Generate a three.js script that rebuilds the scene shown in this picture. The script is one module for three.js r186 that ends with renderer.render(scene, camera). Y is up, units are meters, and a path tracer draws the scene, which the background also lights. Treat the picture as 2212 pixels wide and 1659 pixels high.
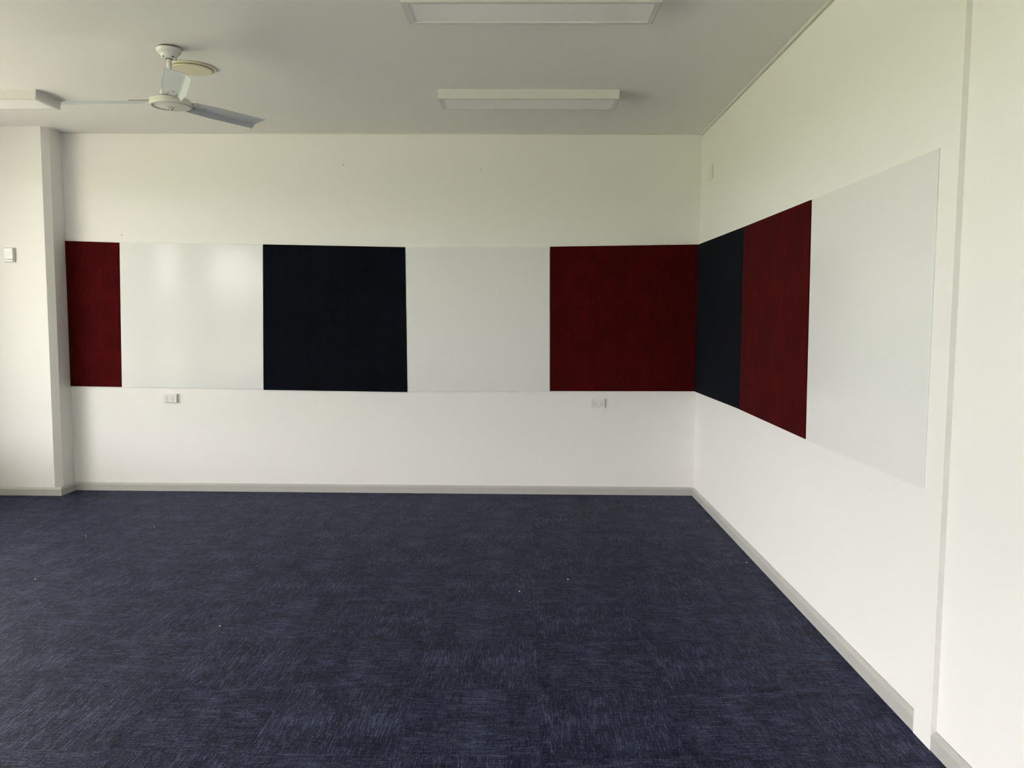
import * as THREE from 'three';
import { RoundedBoxGeometry } from 'three/addons/geometries/RoundedBoxGeometry.js';
import { mergeGeometries } from 'three/addons/utils/BufferGeometryUtils.js';

// ---------------------------------------------------------------- camera, sky, exposure
const scene = new THREE.Scene();
const camera = new THREE.PerspectiveCamera(2 * Math.atan(829.5 / 1757.2) * 180 / Math.PI, 2212 / 1659, 0.05, 200);
camera.position.set(0, 1.4858, 6.7851);
camera.rotation.order = 'YXZ';
camera.rotation.set(-0.0816, 0.0156, 0.0055);
scene.add(camera);

const SKY = new THREE.Color().setRGB(1.0, 0.98, 0.98);           // even overcast sky
scene.background = SKY;
scene.backgroundIntensity = 9;

const sun = new THREE.DirectionalLight(new THREE.Color().setRGB(1, 0.96, 0.88), 24);   // sun added for stronger lawn bounce; from the far side, misses the room
sun.position.set(12, 30, 1);
sun.target.position.set(0, 0, 4);
sun.castShadow = true;
sun.shadow.radius = 12;
sun.shadow.mapSize.set(2048, 2048);
Object.assign(sun.shadow.camera, { left: -40, right: 40, top: 40, bottom: -40, near: 1, far: 90 });
scene.add(sun, sun.target);

const renderer = new THREE.WebGLRenderer({ antialias: true });
renderer.toneMapping = THREE.LinearToneMapping;
renderer.toneMappingExposure = 1.76;
renderer.shadowMap.enabled = true;

// ---------------------------------------------------------------- dimensions (metres)
const XR = 1.431, XL = -4.80, C = 2.985, ZF = 11.6, XP = -3.83, ZP = 0.22;

// ---------------------------------------------------------------- helpers
let seed = 20417;
const rnd = () => { seed = (seed * 1664525 + 1013904223) >>> 0; return seed / 4294967296; };
function hash(x, y, s) { let h = (x * 374761393 + y * 668265263 + s * 974711) | 0; h = Math.imul(h ^ (h >>> 13), 1274126177); return ((h ^ (h >>> 16)) >>> 0) / 4294967296; }
function vnoise(x, y, px, py, s) {                                  // value noise that repeats after px, py cells
  const x0 = Math.floor(x), y0 = Math.floor(y), fx = x - x0, fy = y - y0;
  const w = (n, p) => ((n % p) + p) % p, sx = fx * fx * (3 - 2 * fx), sy = fy * fy * (3 - 2 * fy);
  const a = hash(w(x0, px), w(y0, py), s), b = hash(w(x0 + 1, px), w(y0, py), s), c = hash(w(x0, px), w(y0 + 1, py), s), d = hash(w(x0 + 1, px), w(y0 + 1, py), s);
  return a + (b - a) * sx + (c - a) * sy + (a - b - c + d) * sx * sy;
}
function tex(n, fill, srgb) {
  const data = new Uint8Array(n * n * 4);
  for (let j = 0; j < n; j++) for (let i = 0; i < n; i++) {
    const c = fill(i, j), k = (j * n + i) * 4;
    data[k] = Math.max(0, Math.min(255, c[0])); data[k + 1] = Math.max(0, Math.min(255, c[1])); data[k + 2] = Math.max(0, Math.min(255, c[2])); data[k + 3] = 255;
  }
  const t = new THREE.DataTexture(data, n, n, THREE.RGBAFormat);
  t.wrapS = t.wrapT = THREE.RepeatWrapping; t.magFilter = THREE.LinearFilter; t.minFilter = THREE.LinearMipmapLinearFilter; t.generateMipmaps = true;
  if (srgb) t.colorSpace = THREE.SRGBColorSpace;
  t.needsUpdate = true;
  return t;
}
const grey = (v) => [v, v, v];
const lin = (r, g, b) => new THREE.Color().setRGB(r, g, b);
const used = new Map();
function numbered(name) { const n = used.get(name) || 0; used.set(name, n + 1); return n ? name + '_' + String(n).padStart(3, '0') : name; }
function shadowed(o) { o.traverse((m) => { if (m.isMesh) { m.castShadow = true; m.receiveShadow = true; } }); return o; }
function mesh(name, geo, mat, parent) {
  const m = new THREE.Mesh(geo, mat); m.castShadow = m.receiveShadow = true;
  m.name = parent === scene ? numbered(name) : name; parent.add(m); return m;
}
function struct(name, geo, mat, parent = scene) { const m = mesh(name, geo, mat, parent); if (parent === scene) m.userData.kind = 'structure'; return m; }
function thing(name, label, category, pos, group) {
  const g = new THREE.Group(); g.name = numbered(name); g.userData = { label, category };
  if (group) g.userData.group = group;
  g.position.set(...pos); scene.add(g); return g;
}
function box(x0, x1, y0, y1, z0, z1) {                              // box with uv in metres
  const g = new THREE.BoxGeometry(x1 - x0, y1 - y0, z1 - z0); g.translate((x0 + x1) / 2, (y0 + y1) / 2, (z0 + z1) / 2);
  return metreUV(g);
}
function metreUV(g) {
  if (g.index) g = g.toNonIndexed();
  const p = g.attributes.position, n = g.attributes.normal, uv = new Float32Array(p.count * 2);
  for (let i = 0; i < p.count; i++) {
    const ax = Math.abs(n.getX(i)), ay = Math.abs(n.getY(i)), az = Math.abs(n.getZ(i));
    if (ax >= ay && ax >= az) { uv[2 * i] = p.getZ(i); uv[2 * i + 1] = p.getY(i); }
    else if (ay >= az) { uv[2 * i] = p.getX(i); uv[2 * i + 1] = p.getZ(i); }
    else { uv[2 * i] = p.getX(i); uv[2 * i + 1] = p.getY(i); }
  }
  g.setAttribute('uv', new THREE.BufferAttribute(uv, 2));
  return g;
}
function extrude(points, depth, bevel = 0) {
  const s = new THREE.Shape(points.map(([x, y]) => new THREE.Vector2(x, y)));
  const g = new THREE.ExtrudeGeometry(s, { depth: depth - 2 * bevel, bevelEnabled: bevel > 0, bevelSize: bevel, bevelThickness: bevel, bevelOffset: -bevel, bevelSegments: 2, steps: 1 });
  return g.translate(0, 0, bevel);
}
const lathe = (pts, seg = 48) => new THREE.LatheGeometry(pts.map(([r, y]) => new THREE.Vector2(r, y)), seg);

// ---------------------------------------------------------------- materials
const paintBump = tex(512, (i, j) => grey(110 + 60 * vnoise(i / 4, j / 4, 128, 128, 1) + 50 * vnoise(i / 16, j / 16, 32, 32, 2) + 30 * vnoise(i / 2, j / 2, 256, 256, 3)));
paintBump.repeat.set(2.2, 2.2);
const M = {};
M.wall = new THREE.MeshStandardMaterial({ name: 'wall_paint', color: lin(0.85, 0.835, 0.815), roughness: 0.62, bumpMap: paintBump, bumpScale: 0.00012 });
M.ceiling = new THREE.MeshStandardMaterial({ name: 'ceiling_paint', color: lin(0.87, 0.855, 0.835), roughness: 0.85, bumpMap: paintBump, bumpScale: 0.0001 });
M.skirting = new THREE.MeshStandardMaterial({ name: 'skirting_paint', color: lin(0.47, 0.465, 0.44), roughness: 0.45 });
M.trim = new THREE.MeshStandardMaterial({ name: 'trim_paint', color: lin(0.66, 0.65, 0.60), roughness: 0.5 });
M.whiteboard = new THREE.MeshPhysicalMaterial({ name: 'whiteboard_enamel', color: lin(0.775, 0.78, 0.78), roughness: 0.125, specularIntensity: 0.85 });
const feltBump = tex(512, (i, j) => grey(60 + 130 * hash(i, j, 5) + 60 * vnoise(i / 3, j / 3, 171, 171, 6)));
feltBump.repeat.set(3, 3);
function feltMap(r, g, b, amp, s) {
  return tex(512, (i, j) => {
    const f = 1 + amp * (hash(i, j >> 1, s) - 0.5) * 1.6 + amp * (vnoise(i / 12, j / 40, 43, 13, s + 1) - 0.5) * 0.9 + amp * 0.7 * (vnoise(i / 64, j / 128, 8, 4, s + 2) - 0.5);
    return [r * f, g * f, b * f];
  }, true);
}
const redMap = feltMap(69, 14, 15, 0.22, 11), blackMap = feltMap(15, 18, 25, 0.42, 21);
redMap.repeat.set(2, 2); blackMap.repeat.set(2, 2);
const felt = (name, map) => new THREE.MeshPhysicalMaterial({ name, map, roughness: 1, specularIntensity: 0.08, bumpMap: feltBump, bumpScale: 0.0012, sheen: 0.3, sheenRoughness: 0.3, sheenColor: lin(0.5, 0.5, 0.5) });
M.red = felt('maroon_felt', redMap);
M.black = felt('charcoal_felt', blackMap);
M.plastic = new THREE.MeshStandardMaterial({ name: 'white_plastic', color: lin(0.80, 0.785, 0.765), roughness: 0.32 });
M.cream = new THREE.MeshStandardMaterial({ name: 'cream_plastic', color: lin(0.74, 0.69, 0.49), roughness: 0.45 });
M.slot = new THREE.MeshStandardMaterial({ name: 'dark_slot', color: lin(0.03, 0.03, 0.03), roughness: 0.7 });
M.enamel = new THREE.MeshStandardMaterial({ name: 'white_enamel', color: lin(0.74, 0.745, 0.72), roughness: 0.35 });
M.hub = new THREE.MeshStandardMaterial({ name: 'aged_enamel', color: lin(0.76, 0.745, 0.68), roughness: 0.35 });
M.blade = new THREE.MeshStandardMaterial({ name: 'pale_grey_blade', color: lin(0.64, 0.67, 0.70), roughness: 0.35 });
M.steel = new THREE.MeshStandardMaterial({ name: 'dull_steel', color: lin(0.28, 0.25, 0.2), roughness: 0.45, metalness: 0.8 });
M.fitting = new THREE.MeshStandardMaterial({ name: 'fitting_enamel', color: lin(0.70, 0.70, 0.665), roughness: 0.4 });
M.diffuser = new THREE.MeshPhysicalMaterial({ name: 'opal_diffuser', color: lin(0.92, 0.91, 0.915), roughness: 0.3 });
M.aluminium = new THREE.MeshStandardMaterial({ name: 'window_aluminium', color: lin(0.7, 0.7, 0.68), roughness: 0.45 });
M.glass = new THREE.MeshPhysicalMaterial({ name: 'window_glass', color: lin(1, 1, 1), roughness: 0, transmission: 1, thickness: 0, ior: 1.5 });

// carpet: loop-pile yarns about 3 mm apart, grey-blue over navy, in patches
function carpetTextures(s) {
  const n = 512, v = new Float32Array(n * n);
  for (let j = 0; j < n; j++) for (let i = 0; i < n; i++) {
    const P = 512 / 160, yarn = Math.floor(i / P), rowN = Math.floor(j / P);
    const run = vnoise(yarn, j / 50 + 7 * hash(yarn, 1, s), 160, 10, s), fine = vnoise(yarn, j / 7, 160, 73, s + 1);
    const row = vnoise(i / 60, rowN, 8, 160, s + 2), row2 = vnoise(i / 17, rowN, 30, 160, s + 6);
    const blot = 0.5 * vnoise(i / 85, j / 85, 6, 6, s + 3) + 0.5 * vnoise(i / 34, j / 34, 15, 15, s + 4);
    const inYarn = 1 - Math.pow(Math.abs((i / P) % 1 - 0.5) * 2, 3) * 0.4;
    const line = run > 0.72 ? 0.36 : 0, dash = row2 * 0.6 + row * 0.4 < 0.24 + 0.30 * (1 - blot) ? 0.26 : 0;
    const x = 0.36 + line - dash + 0.40 * (fine - 0.5) + 0.10 * (hash(i, j, s + 5) - 0.5) + 0.30 * (blot - 0.5);
    v[j * n + i] = Math.max(0, Math.min(1, x)) * inYarn;
  }
  const mix = (dark, light) => tex(n, (i, j) => { const t = v[j * n + i]; return [0, 1, 2].map((k) => dark[k] + (light[k] - dark[k]) * t); }, true);
  const bump = tex(n, (i, j) => grey(40 + 200 * v[j * n + i]));
  return { map: mix([5, 8, 25], [92, 98, 125]), shine: mix([60, 75, 140], [225, 230, 255]), bump };
}
M.carpet = [101, 202, 303].map((s) => {
  const { map, shine, bump } = carpetTextures(s);
  return new THREE.MeshPhysicalMaterial({ name: 'carpet_pile', map, bumpMap: bump, bumpScale: 0.003, roughness: 0.66, specularIntensity: 0.85, specularColor: lin(0.72, 0.8, 1), specularColorMap: shine });
});
M.backing = new THREE.MeshStandardMaterial({ name: 'floor_slab', color: lin(0.02, 0.02, 0.025), roughness: 1 });
const lawnMap = tex(512, (i, j) => { const f = 0.75 + 0.3 * hash(i, j, 41) + 0.3 * (vnoise(i / 30, j / 30, 18, 18, 42) - 0.5); return [152 * f, 156 * f, 127 * f]; }, true);
M.lawn = new THREE.MeshStandardMaterial({ name: 'lawn_grass', map: lawnMap, roughness: 1 });
const pathMap = tex(256, (i, j) => { const f = 0.92 + 0.1 * hash(i, j, 51) + 0.12 * (vnoise(i / 24, j / 24, 11, 11, 52) - 0.5); return [200 * f, 194 * f, 187 * f]; }, true);
M.concrete = new THREE.MeshStandardMaterial({ name: 'concrete_path', map: pathMap, roughness: 0.9 });
M.leaf = new THREE.MeshStandardMaterial({ name: 'hedge_leaves', color: lin(0.07, 0.11, 0.03), roughness: 0.9 });

// ---------------------------------------------------------------- room shell
struct('wall_back', box(XL - 0.2, XR + 0.2, -0.15, C + 0.2, -0.2, 0), M.wall);
struct('wall_right', box(XR, XR + 0.2, -0.15, C + 0.2, 0, ZF), M.wall);
struct('ceiling', box(XL, XR, C, C + 0.2, 0, ZF), M.ceiling);
// pier in the back left corner, its outer arris chamfered
{
  const g = extrude([[XL, 0], [XP, 0], [XP, -0.173], [XP - 0.044, -ZP], [XL, -ZP]], C);
  g.rotateX(-Math.PI / 2);
  struct('wall_pier', metreUV(g), M.wall);
}
// flat cover post on the right wall, proud of it
struct('trim_1', box(XR - 0.02, XR, 0, C, 3.935, 4.058), M.wall).userData.label = 'white flat cover post standing proud of the right wall';

// window walls: the left wall and the wall behind the camera, its opening added for light
const SILL = 0.56, HEAD = 2.66, OPEN = [[0.95, 3.05], [3.85, 4.80], [5.75, 8.10], [8.50, 11.3]], ADDED_OPENF = [[-4.45, -3.55]];  // last left opening and the front one are unseen, added for more light
function wallWithOpenings(name, a0, a1, open) {
  const s = new THREE.Shape([[a0, -0.15], [a1, -0.15], [a1, C + 0.2], [a0, C + 0.2]].map(([x, y]) => new THREE.Vector2(x, y)));
  for (const [a, b] of open) s.holes.push(new THREE.Path([[a, SILL], [a, HEAD], [b, HEAD], [b, SILL]].map(([x, y]) => new THREE.Vector2(x, y))));
  return new THREE.ExtrudeGeometry(s, { depth: 0.2, bevelEnabled: false });
}
{
  const g = wallWithOpenings('wall_left', 0, ZF, OPEN);
  g.rotateY(-Math.PI / 2); g.translate(XL, 0, 0);
  struct('wall_left', metreUV(g), M.wall);
  const h = wallWithOpenings('wall_front', XL - 0.2, XR + 0.2, ADDED_OPENF); h.translate(0, 0, ZF);
  struct('wall_front', metreUV(h), M.wall);
}
function makeWindow(n, width, pos, turn) {                            // frame runs along its own z, room side at +x
  const w = new THREE.Group(); w.name = 'window_' + n; w.userData = { kind: 'structure' }; w.position.set(...pos); w.rotation.y = turn; scene.add(w);
  const hw = width / 2, h = HEAD - SILL, f = 0.045;
  mesh('window_frame', mergeGeometries([box(-0.03, 0.03, 0, f, -hw, hw), box(-0.03, 0.03, h - f, h, -hw, hw), box(-0.03, 0.03, f, h - f, -hw, -hw + f), box(-0.03, 0.03, f, h - f, hw - f, hw)]), M.aluminium, w);
  mesh('mullion', box(-0.025, 0.025, f, h - f, -0.022, 0.022), M.aluminium, w);
  mesh('pane', box(-0.002, 0.002, f, h - f, -hw + f, -0.022), M.glass, w);
  mesh('pane', box(-0.002, 0.002, f, h - f, 0.022, hw - f), M.glass, w);
  mesh('window_sill', box(0.03, 0.15, -0.02, 0.0, -hw, hw), M.aluminium, w);
}
OPEN.forEach(([a, b], k) => makeWindow(k + 1, b - a, [XL - 0.12, SILL, (a + b) / 2], 0));
ADDED_OPENF.forEach(([a, b], k) => makeWindow(OPEN.length + 1 + k, b - a, [(a + b) / 2, SILL, ZF + 0.12], Math.PI / 2));  // unseen window, added to brighten the surfaces that face it

// floor: slab under quarter-turned carpet tiles
const floor = new THREE.Group(); floor.name = 'floor'; floor.userData = { kind: 'structure' }; scene.add(floor);
mesh('slab', box(XL, XR, -0.15, -0.006, 0, ZF), M.backing, floor);
{
  const T = 0.5, gap = 0.0006, tx = 0.06, tz = 3.637, cache = new Map();
  function tileGeo(w, d, u0, v0, turn) {
    const key = [w.toFixed(4), d.toFixed(4), u0.toFixed(3), v0.toFixed(3), turn].join();
    if (cache.has(key)) return cache.get(key);
    const g = new THREE.BoxGeometry(w, 0.006, d).toNonIndexed(), p = g.attributes.position, uv = g.attributes.uv;
    for (let i = 0; i < p.count; i++) {
      let u = (p.getX(i) + w / 2) / T + u0, v = (p.getZ(i) + d / 2) / T + v0;
      for (let k = 0; k < turn; k++) [u, v] = [v, 1 - u];
      uv.setXY(i, u, v);
    }
    cache.set(key, g); return g;
  }
  for (let i = -10; i <= 3; i++) for (let j = -8; j <= 15; j++) {
    const X0 = tx + i * T, Z0 = tz + j * T;
    const x0 = Math.max(X0, XL), x1 = Math.min(X0 + T, XR), z0 = Math.max(Z0, 0), z1 = Math.min(Z0 + T, ZF);
    if (x1 - x0 < 0.02 || z1 - z0 < 0.02) continue;
    const turn = ((i + j) & 1) + (hash(i + 40, j + 40, 9) < 0.5 ? 2 : 0);
    const m = mesh('carpet_tile', tileGeo(x1 - x0 - gap, z1 - z0 - gap, (x0 - X0) / T, (z0 - Z0) / T, turn), M.carpet[Math.floor(hash(i + 20, j + 20, 3) * 3)], floor);
    m.position.set((x0 + x1) / 2, -0.003, (z0 + z1) / 2);
  }
}

// skirting boards, half-splayed profile
const SK = [[0, 0], [0.018, 0], [0.018, 0.052], [0.006, 0.068], [0, 0.068]];
function skirtAlongX(name, x0, x1, z, dz0 = 0, dz1 = 0) {              // face to +z
  const g = extrude(SK.map(([d, y]) => [-d, y]), x1 - x0); g.rotateY(Math.PI / 2); g.translate(x0, 0, z);
  return struct(name, metreUV(g), M.skirting);
}
function skirtAlongZ(name, z0, z1, x, dir) {                            // dir -1: face to -x, +1: face to +x
  const g = extrude(SK.map(([d, y]) => [dir * d, y]), z1 - z0); g.translate(x, 0, z0);
  return struct(name, metreUV(g), M.skirting);
}
skirtAlongX('baseboard_back', XP + 0.018, XR - 0.018, 0);
skirtAlongZ('baseboard_right', 0, 3.935, XR, -1);
skirtAlongZ('baseboard_right_recess', 4.058, ZF, XR, -1);
skirtAlongX('baseboard_pier_front', XL + 0.018, XP + 0.018, ZP);
skirtAlongZ('baseboard_pier_side', 0, ZP, XP, 1);
skirtAlongZ('baseboard_left', ZP, ZF, XL, 1);
// ceiling beads
struct('trim_2', box(XR - 0.016, XR, C - 0.02, C, 0.012, ZF), M.trim).userData.label = 'thin ceiling bead along the right wall';
struct('trim_3', box(XP, XR - 0.02, C - 0.010, C, 0, 0.008), M.trim).userData.label = 'thin ceiling bead along the back wall';

// ---------------------------------------------------------------- outside, seen only in reflections and by its light
struct('lawn', box(-90, XL - 2.8, -0.6, -0.35, -60, 70), M.lawn);
struct('added_verandah_roof', box(XL - 2.6, XL - 0.2, 2.95, 3.1, -0.2, ZF + 0.2), M.trim);  // unseen roof, added to shade the near ground and even out the ceiling
struct('forecourt', box(XL - 2.8, 40, -0.6, -0.33, ZF + 0.2, 70), M.concrete);
struct('path', box(XL - 2.8, XL - 0.2, -0.6, -0.32, -60, ZF + 0.2), M.concrete);
{
  const gs = [];
  for (let k = 0; k < 26; k++) {
    const g = new THREE.IcosahedronGeometry(1, 3), p = g.attributes.position, r = 1.6 + 0.9 * rnd(), sx = 1.6, sh = 1.5 + 0.9 * rnd();
    for (let i = 0; i < p.count; i++) {
      const n = 1 + 0.16 * (vnoise(p.getX(i) * 3 + 9 + k, p.getY(i) * 3 + p.getZ(i) * 2 + 9, 64, 64, 60 + k) - 0.5);
      p.setXYZ(i, p.getX(i) * sx * n, p.getY(i) * sh * n, p.getZ(i) * r * 1.4 * n);
    }
    g.computeVertexNormals(); g.translate(-34 + 2 * rnd(), 0.7, -26 + k * 2.7); gs.push(g);
  }
  for (let k = 0; k < 16; k++) {
    const g = new THREE.IcosahedronGeometry(1, 3), p = g.attributes.position, sh = 1.9 + 0.7 * rnd();
    for (let i = 0; i < p.count; i++) {
      const n = 1 + 0.16 * (vnoise(p.getX(i) * 3 + 9 + k, p.getY(i) * 3 + p.getZ(i) * 2 + 9, 64, 64, 90 + k) - 0.5);
      p.setXYZ(i, p.getX(i) * 2.3 * n, p.getY(i) * sh * n, p.getZ(i) * 1.7 * n);
    }
    g.computeVertexNormals(); g.translate(-7 - k * 2.4, 0.9, 38 + 2 * rnd()); gs.push(g);
  }
  struct('hedge', mergeGeometries(gs), M.leaf);
}

// ---------------------------------------------------------------- wall panels
function panel(name, label, category, group, quad, side, mat, depth, bevel) {
  const cx = (quad[0][0] + quad[1][0] + quad[2][0] + quad[3][0]) / 4, y0 = Math.min(quad[2][1], quad[3][1]);
  const g = extrude(quad.map(([a, y]) => [a - cx, y - y0]), depth, bevel);
  const m = mesh(name, g, mat, scene);
  m.userData = { label, category }; if (group) m.userData.group = group;
  if (side === 'back') m.position.set(cx, y0, 0);
  else { m.rotation.y = -Math.PI / 2; m.position.set(XR - 0.0006, y0, cx); }
  return m;
}
const e = 0.0015;
panel('pinboard', 'narrow maroon felt pinboard on the back wall beside the corner pier', 'pinboard', null, [[-3.828, 2.100], [-3.376 - e, 2.088], [-3.396 - e, 0.884], [-3.828, 0.889]], 'back', M.red, 0.013, 0.002);
panel('whiteboard', 'glossy whiteboard on the back wall between narrow maroon and charcoal panels', 'whiteboard', null, [[-3.374 + e, 2.088], [-2.175 - e, 2.077], [-2.194 - e, 0.873], [-3.395 + e, 0.884]], 'back', M.whiteboard, 0.009, 0.001);
panel('pinboard', 'square charcoal felt pinboard on the back wall between two whiteboards', 'pinboard', null, [[-2.175 + e, 2.078], [-0.995 - e, 2.060], [-0.983 - e, 0.858], [-2.194 + e, 0.868]], 'back', M.black, 0.013, 0.002);
panel('whiteboard', 'whiteboard on the back wall between charcoal and wide maroon panels', 'whiteboard', null, [[-0.993 + e, 2.057], [0.200 - e, 2.064], [0.211 - e, 0.870], [-0.981 + e, 0.859]], 'back', M.whiteboard, 0.009, 0.001);
panel('pinboard', 'wide maroon felt pinboard on the back wall reaching the room corner', 'pinboard', null, [[0.201 + e, 2.069], [1.416, 2.092], [1.416, 0.881], [0.212 + e, 0.875]], 'back', M.red, 0.013, 0.002);
panel('pinboard', 'charcoal felt pinboard on the right wall starting at the room corner', 'pinboard', null, [[0.002, 2.092], [1.405 - e, 2.082], [1.419 - e, 0.890], [0.002, 0.878]], 'right', M.black, 0.013, 0.002);
panel('pinboard', 'maroon felt pinboard on the right wall between charcoal panel and whiteboard', 'pinboard', null, [[1.405 + e, 2.082], [2.652 - e, 2.078], [2.686 - e, 0.881], [1.419 + e, 0.889]], 'right', M.red, 0.013, 0.002);
panel('whiteboard', 'whiteboard on the right wall beside the flat cover post', 'whiteboard', null, [[2.655 + e, 2.077], [3.905, 2.075], [3.910, 0.886], [2.688 + e, 0.882]], 'right', M.whiteboard, 0.009, 0.001);

// ---------------------------------------------------------------- power outlets, switches, plates
function outlet(label, x, y, variant) {
  const o = thing('power_outlet', label, 'power outlet', [x, y, 0]);
  const p = mesh('plate', new RoundedBoxGeometry(0.115, 0.074, 0.020, 3, 0.0025), M.plastic, o); p.position.set(0, 0.037, 0.010);
  for (const s of [-1, 1]) {
    const big = variant && s > 0;
    const r = mesh('rocker', new RoundedBoxGeometry(big ? 0.024 : 0.015, 0.012, 0.008, 2, 0.002), M.plastic, o); r.position.set(s * 0.029, 0.055, 0.0225); r.rotation.set(0.12, 0.22, 0);
    const socket = new THREE.Group(); socket.name = 'socket'; socket.position.set(s * 0.027, 0.026, 0.0204); o.add(socket);
    for (const [dx, dy, rz] of [[-0.0075, 0.006, 0.5], [0.0075, 0.006, -0.5], [0, -0.009, 0]]) {
      const h = mesh('slot', new THREE.BoxGeometry(0.0026, 0.0085, 0.0012), M.slot, socket); h.position.set(dx, dy, 0); h.rotation.z = rz;
    }
  }
  return o;
}
outlet('white double power outlet under the glossy whiteboard near the pier', -2.985, 0.757, true);
outlet('white double power outlet under the wide maroon pinboard', 0.614, 0.741, false);
{
  const o = thing('wall_controller', 'small white wall controller box on the corner pier', 'controller', [-4.160, 1.906, ZP]);
  const b = mesh('backplate', new RoundedBoxGeometry(0.082, 0.118, 0.012, 2, 0.003), M.plastic, o); b.position.set(0, 0.059, 0.006);
  const c = mesh('cover', new RoundedBoxGeometry(0.070, 0.090, 0.018, 3, 0.004), M.plastic, o); c.position.set(0.003, 0.070, 0.020);
  const s = mesh('lower_strip', new RoundedBoxGeometry(0.070, 0.018, 0.016, 2, 0.003), M.plastic, o); s.position.set(0.003, 0.014, 0.019);
  const r = thing('blank_plate', 'small white blank cover plate high on the right wall', 'wall plate', [XR, 2.553, 0.375]);
  const p = mesh('plate', new RoundedBoxGeometry(0.012, 0.113, 0.12, 3, 0.005), M.plastic, r); p.position.set(-0.006, 0.0565, 0);
  const q = mesh('cover_cap', new RoundedBoxGeometry(0.004, 0.085, 0.09, 2, 0.0018), M.plastic, r); q.position.set(-0.013, 0.0565, 0);
}
for (const [x, y, l] of [[-1.497, 2.725, 'tiny nail head in the back wall above the charcoal pinboard'], [-0.366, 2.690, 'tiny nail head in the back wall above the second whiteboard'], [-3.352, 2.150, 'tiny nail head in the back wall just above the narrow maroon pinboard']]) {
  const n = thing('nail', l, 'nail', [x, y, 0]);
  const s = mesh('shank', new THREE.CylinderGeometry(0.0016, 0.0016, 0.008, 8), M.steel, n); s.rotation.x = Math.PI / 2; s.position.z = 0.004;
  const hd = mesh('head', new THREE.CylinderGeometry(0.0042, 0.0042, 0.0018, 12), M.steel, n); hd.rotation.x = Math.PI / 2; hd.position.z = 0.0085;
}

// ---------------------------------------------------------------- ceiling lights (all switched off)
function makeLight(label, x0, x1, z0, z1) {
  const L = x1 - x0, D = z1 - z0, h = 0.06, lip = 0.024, o = thing('ceiling_light', label, 'ceiling light', [(x0 + x1) / 2, C, (z0 + z1) / 2], 'panel lights on the ceiling');
  // body: four tapered sides and a top, folded steel
  const t = 0.006, tp = 0.006;
  const side = (len) => { const s = new THREE.Shape([[-len / 2, 0], [len / 2, 0], [len / 2 - tp, -h], [-len / 2 + tp, -h]].map(([a, b]) => new THREE.Vector2(a, b))); return new THREE.ExtrudeGeometry(s, { depth: t, bevelEnabled: false }); };
  const a = side(L); a.translate(0, 0, D / 2 - t); const b = side(L); b.translate(0, 0, -D / 2);
  const c = side(D); c.rotateY(Math.PI / 2); c.translate(L / 2 - t, 0, 0); const d = side(D); d.rotateY(Math.PI / 2); d.translate(-L / 2, 0, 0);
  mesh('housing', mergeGeometries([a, b, c, d].map(metreUV).concat([box(-L / 2 + t, L / 2 - t, -0.004, 0, -D / 2 + t, D / 2 - t)])), M.fitting, o);
  const fr = (x0, x1, z0, z1) => box(x0, x1, -h - 0.001, -h + 0.009, z0, z1);
  const X = L / 2 - 0.007, Z = D / 2 - 0.002;
  mesh('frame', mergeGeometries([fr(-X, X, Z - lip, Z), fr(-X, X, -Z, -Z + lip), fr(-X, -X + lip, -Z + lip, Z - lip), fr(X - lip, X, -Z + lip, Z - lip)]), M.fitting, o);
  mesh('diffuser', box(-X + lip, X - lip, -h + 0.003, -h + 0.006, -Z + lip, Z - lip), M.diffuser, o).userData.label = 'opal diffuser';
  return o;
}
makeLight('white panel light on the middle ceiling, farther from the back wall than its twin', -0.583, 0.617, 2.645, 2.935);
makeLight('white panel light on the ceiling near the back wall above the second whiteboard', -0.586, 0.614, 0.995, 1.285);
makeLight('white panel light on the ceiling in front of the corner pier', -4.475, -3.275, 0.975, 1.268);

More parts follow.
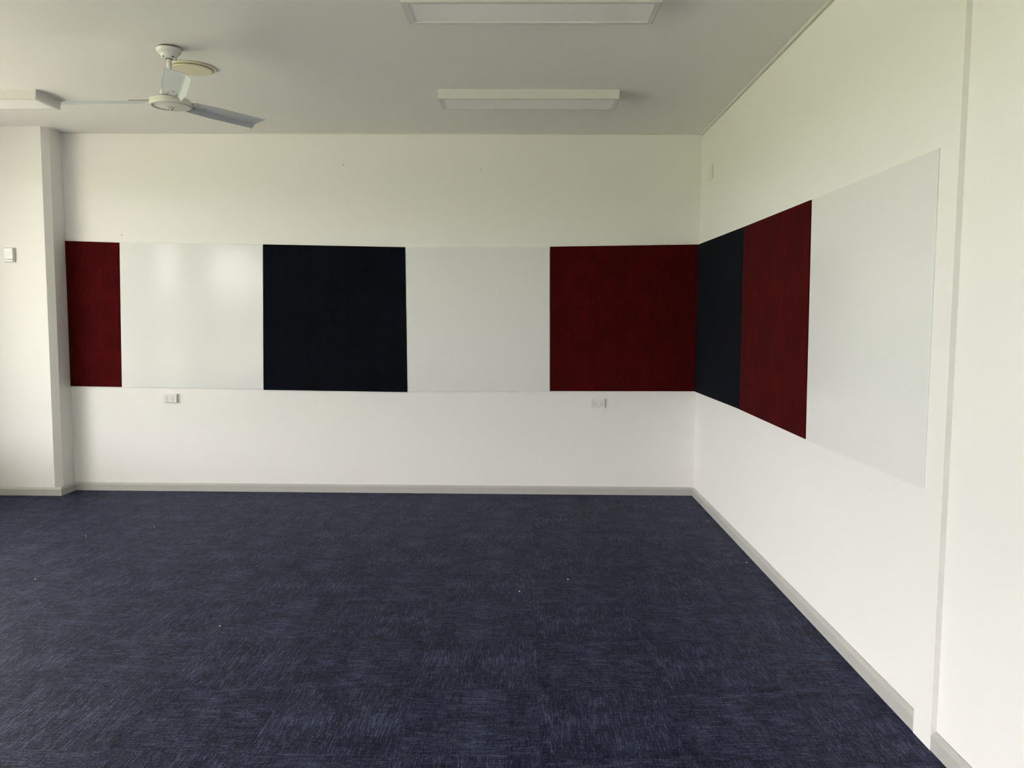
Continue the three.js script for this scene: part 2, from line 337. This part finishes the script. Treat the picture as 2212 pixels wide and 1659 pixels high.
// ---------------------------------------------------------------- ceiling fan
{
  const f = thing('ceiling_fan', 'white three-blade ceiling fan hanging on a short rod', 'ceiling fan', [-2.010, C, 2.11]);
  // canopy: ribbed cup
  {
    const prof = [[0.0, -0.062], [0.033, -0.062], [0.039, -0.057], [0.042, -0.048], [0.050, -0.037], [0.061, -0.026], [0.068, -0.017], [0.069, -0.009], [0.066, -0.006], [0, -0.006]];
    const can = mesh('canopy', lathe(prof, 64), M.enamel, f);
    const ribs = [];
    for (let k = 0; k < 28; k++) { const g = new THREE.CylinderGeometry(0.0016, 0.0016, 0.018, 6); g.rotateX(0.72); g.translate(0, -0.030, 0.0575); g.rotateY(k * Math.PI * 2 / 28); ribs.push(g); }
    mesh('rib', mergeGeometries(ribs), M.enamel, can).userData.kind = 'stuff';
    mesh('gap_shadow_ring', lathe([[0, -0.006], [0.058, -0.006], [0.058, 0], [0, 0]]), M.slot, f);  // near-black ring, colours in the shadow of the gap above the canopy
    for (const a of [-0.5, 0.9, 2.4, 3.9]) { const s = mesh('screw', new THREE.SphereGeometry(0.0045, 10, 8), M.slot, can); s.position.set(0.039 * Math.sin(a), -0.056, 0.039 * Math.cos(a)); }
  }
  mesh('collar', lathe([[0, -0.064], [0.018, -0.064], [0.018, -0.061], [0, -0.061]]), M.slot, f);
  mesh('rod', lathe([[0, -0.225], [0.0125, -0.225], [0.0125, -0.062], [0, -0.062]], 24), M.enamel, f);
  // motor: upper housing and the wide lower ring that carries the blades
  const drop = -0.022;
  mesh('motor_housing', lathe([[0.0, -0.190], [0.026, -0.190], [0.034, -0.200], [0.048, -0.210], [0.055, -0.222], [0.056, -0.252], [0, -0.252]]), M.hub, f).position.y = drop;
  mesh('motor_gap', lathe([[0, -0.262], [0.075, -0.262], [0.075, -0.252], [0, -0.252]]), M.slot, f).position.y = drop;
  const ring = mesh('motor_ring', lathe([[0.0, -0.262], [0.104, -0.262], [0.111, -0.267], [0.112, -0.274], [0.109, -0.278], [0.113, -0.282], [0.113, -0.296], [0.108, -0.302], [0.098, -0.302], [0.092, -0.297], [0.060, -0.304], [0.030, -0.307], [0.0, -0.308]], 64), M.hub, f); ring.position.y = drop;
  const boss = mesh('boss', lathe([[0, -0.318], [0.014, -0.318], [0.019, -0.314], [0.020, -0.307], [0, -0.306]], 24), M.hub, ring);
  for (let k = 0; k < 3; k++) { const s = mesh('screw', new THREE.CylinderGeometry(0.0045, 0.0045, 0.005, 10), M.steel, boss); s.position.set(0.012 * Math.cos(k * 2.1 + 0.6), -0.318, 0.012 * Math.sin(k * 2.1 + 0.6)); }
  // blades: pressed sheet with a fold near the trailing edge, end cut on a slant
  function bladeGeo() {
    const r0 = 0.128, r1 = 0.615, hw = 0.063, t = 0.0022;
    // section across the blade: (offset, height)
    const sec = [[-hw, -0.015], [-0.038, 0.0025], [-0.030, 0.004], [hw - 0.004, 0.001], [hw, 0.000]];
    const nr = 14, ns = sec.length, pos = [], idx = [];
    for (const top of [0, 1]) for (let i = 0; i <= nr; i++) for (let k = 0; k < ns; k++) {
      const w = (sec[k][0] + hw) / (2 * hw), end = r1 - 0.008 * (1 - w), r = r0 + (end - r0) * i / nr;
      const taper = 0.80 + 0.20 * Math.min(1, i / 5);
      pos.push(r, sec[k][1] + (top ? t : 0), sec[k][0] * taper);
    }
    const at = (top, i, k) => top * (nr + 1) * ns + i * ns + k;
    for (let i = 0; i < nr; i++) for (let k = 0; k < ns - 1; k++) {
      idx.push(at(0, i, k), at(0, i + 1, k), at(0, i, k + 1), at(0, i + 1, k), at(0, i + 1, k + 1), at(0, i, k + 1));
      idx.push(at(1, i, k), at(1, i, k + 1), at(1, i + 1, k), at(1, i + 1, k), at(1, i, k + 1), at(1, i + 1, k + 1));
    }
    for (let i = 0; i < nr; i++) for (const k of [0, ns - 1]) idx.push(at(0, i, k), at(1, i, k), at(0, i + 1, k), at(0, i + 1, k), at(1, i, k), at(1, i + 1, k));
    for (let k = 0; k < ns - 1; k++) for (const i of [0, nr]) idx.push(at(0, i, k), at(0, i, k + 1), at(1, i, k), at(1, i, k), at(0, i, k + 1), at(1, i, k + 1));
    const g = new THREE.BufferGeometry(); g.setAttribute('position', new THREE.Float32BufferAttribute(pos, 3)); g.setIndex(idx);
    const q = g.toNonIndexed(); q.computeVertexNormals(); return metreUV(q);
  }
  const bg = bladeGeo(), armG = (() => {
    const s = new THREE.Shape([[0.095, -0.016], [0.15, -0.030], [0.215, -0.034], [0.235, -0.02], [0.235, 0.02], [0.215, 0.034], [0.15, 0.030], [0.095, 0.016]].map(([a, b]) => new THREE.Vector2(a, b)));
    const g = new THREE.ExtrudeGeometry(s, { depth: 0.003, bevelEnabled: false }); g.rotateX(Math.PI / 2); return metreUV(g);
  })();
  for (const az of [183, 63, -57]) {
    const b = new THREE.Group(); b.name = 'blade'; b.position.y = -0.272 + drop; b.rotation.order = 'YXZ'; b.rotation.y = -az * Math.PI / 180; f.add(b);
    b.rotation.x = -0.19;
    mesh('blade_sheet', bg, M.blade, b);
    const arm = mesh('blade_arm', armG, M.steel, b); arm.position.y = 0.0095;
    for (const [r, o] of [[0.165, -0.02], [0.165, 0.022], [0.222, 0.0]]) { const s = mesh('screw', new THREE.SphereGeometry(0.0045, 10, 6), M.steel, b); s.scale.y = 0.5; s.position.set(r, 0.001 + (o > -0.03 ? 0.001 : 0), o); }
  }
}
// round cream cover beside the fan
{
  const d = thing('ceiling_cover', 'round cream cover plate on the ceiling beside the fan canopy', 'cover plate', [-2.030, C, 1.750]);
  mesh('rim', lathe([[0, -0.010], [0.132, -0.010], [0.138, -0.008], [0.141, -0.003], [0.141, 0], [0, 0]], 64), M.cream, d);
  mesh('cap', lathe([[0, -0.019], [0.112, -0.019], [0.119, -0.017], [0.122, -0.010], [0, -0.010]], 64), M.cream, d);
}

// ---------------------------------------------------------------- lint flecks on the carpet
{
  const lint = new THREE.MeshStandardMaterial({ name: 'lint', color: lin(0.75, 0.75, 0.75), roughness: 1 });
  for (const [x, z] of [[-3.568, 0.084], [1.064, 0.517], [1.36, 0.868], [1.363, 1.901], [-1.455, 3.01], [-0.021, 2.468], [0.254, 2.255], [0.95, 0.42], [-2.95, 1.45], [-2.6, 1.2], [-2.75, 2.35]]) {
    const g = new THREE.SphereGeometry(0.0035, 8, 6); g.scale(1.3 + rnd(), 0.7, 0.8);
    const m = mesh('lint_fleck', g, lint, scene); m.userData = { label: 'tiny white lint fleck on the navy carpet', category: 'lint', group: 'lint flecks on the carpet' };
    m.position.set(x, 0.002, z); m.rotation.y = rnd() * 3;
  }
}

renderer.render(scene, camera);
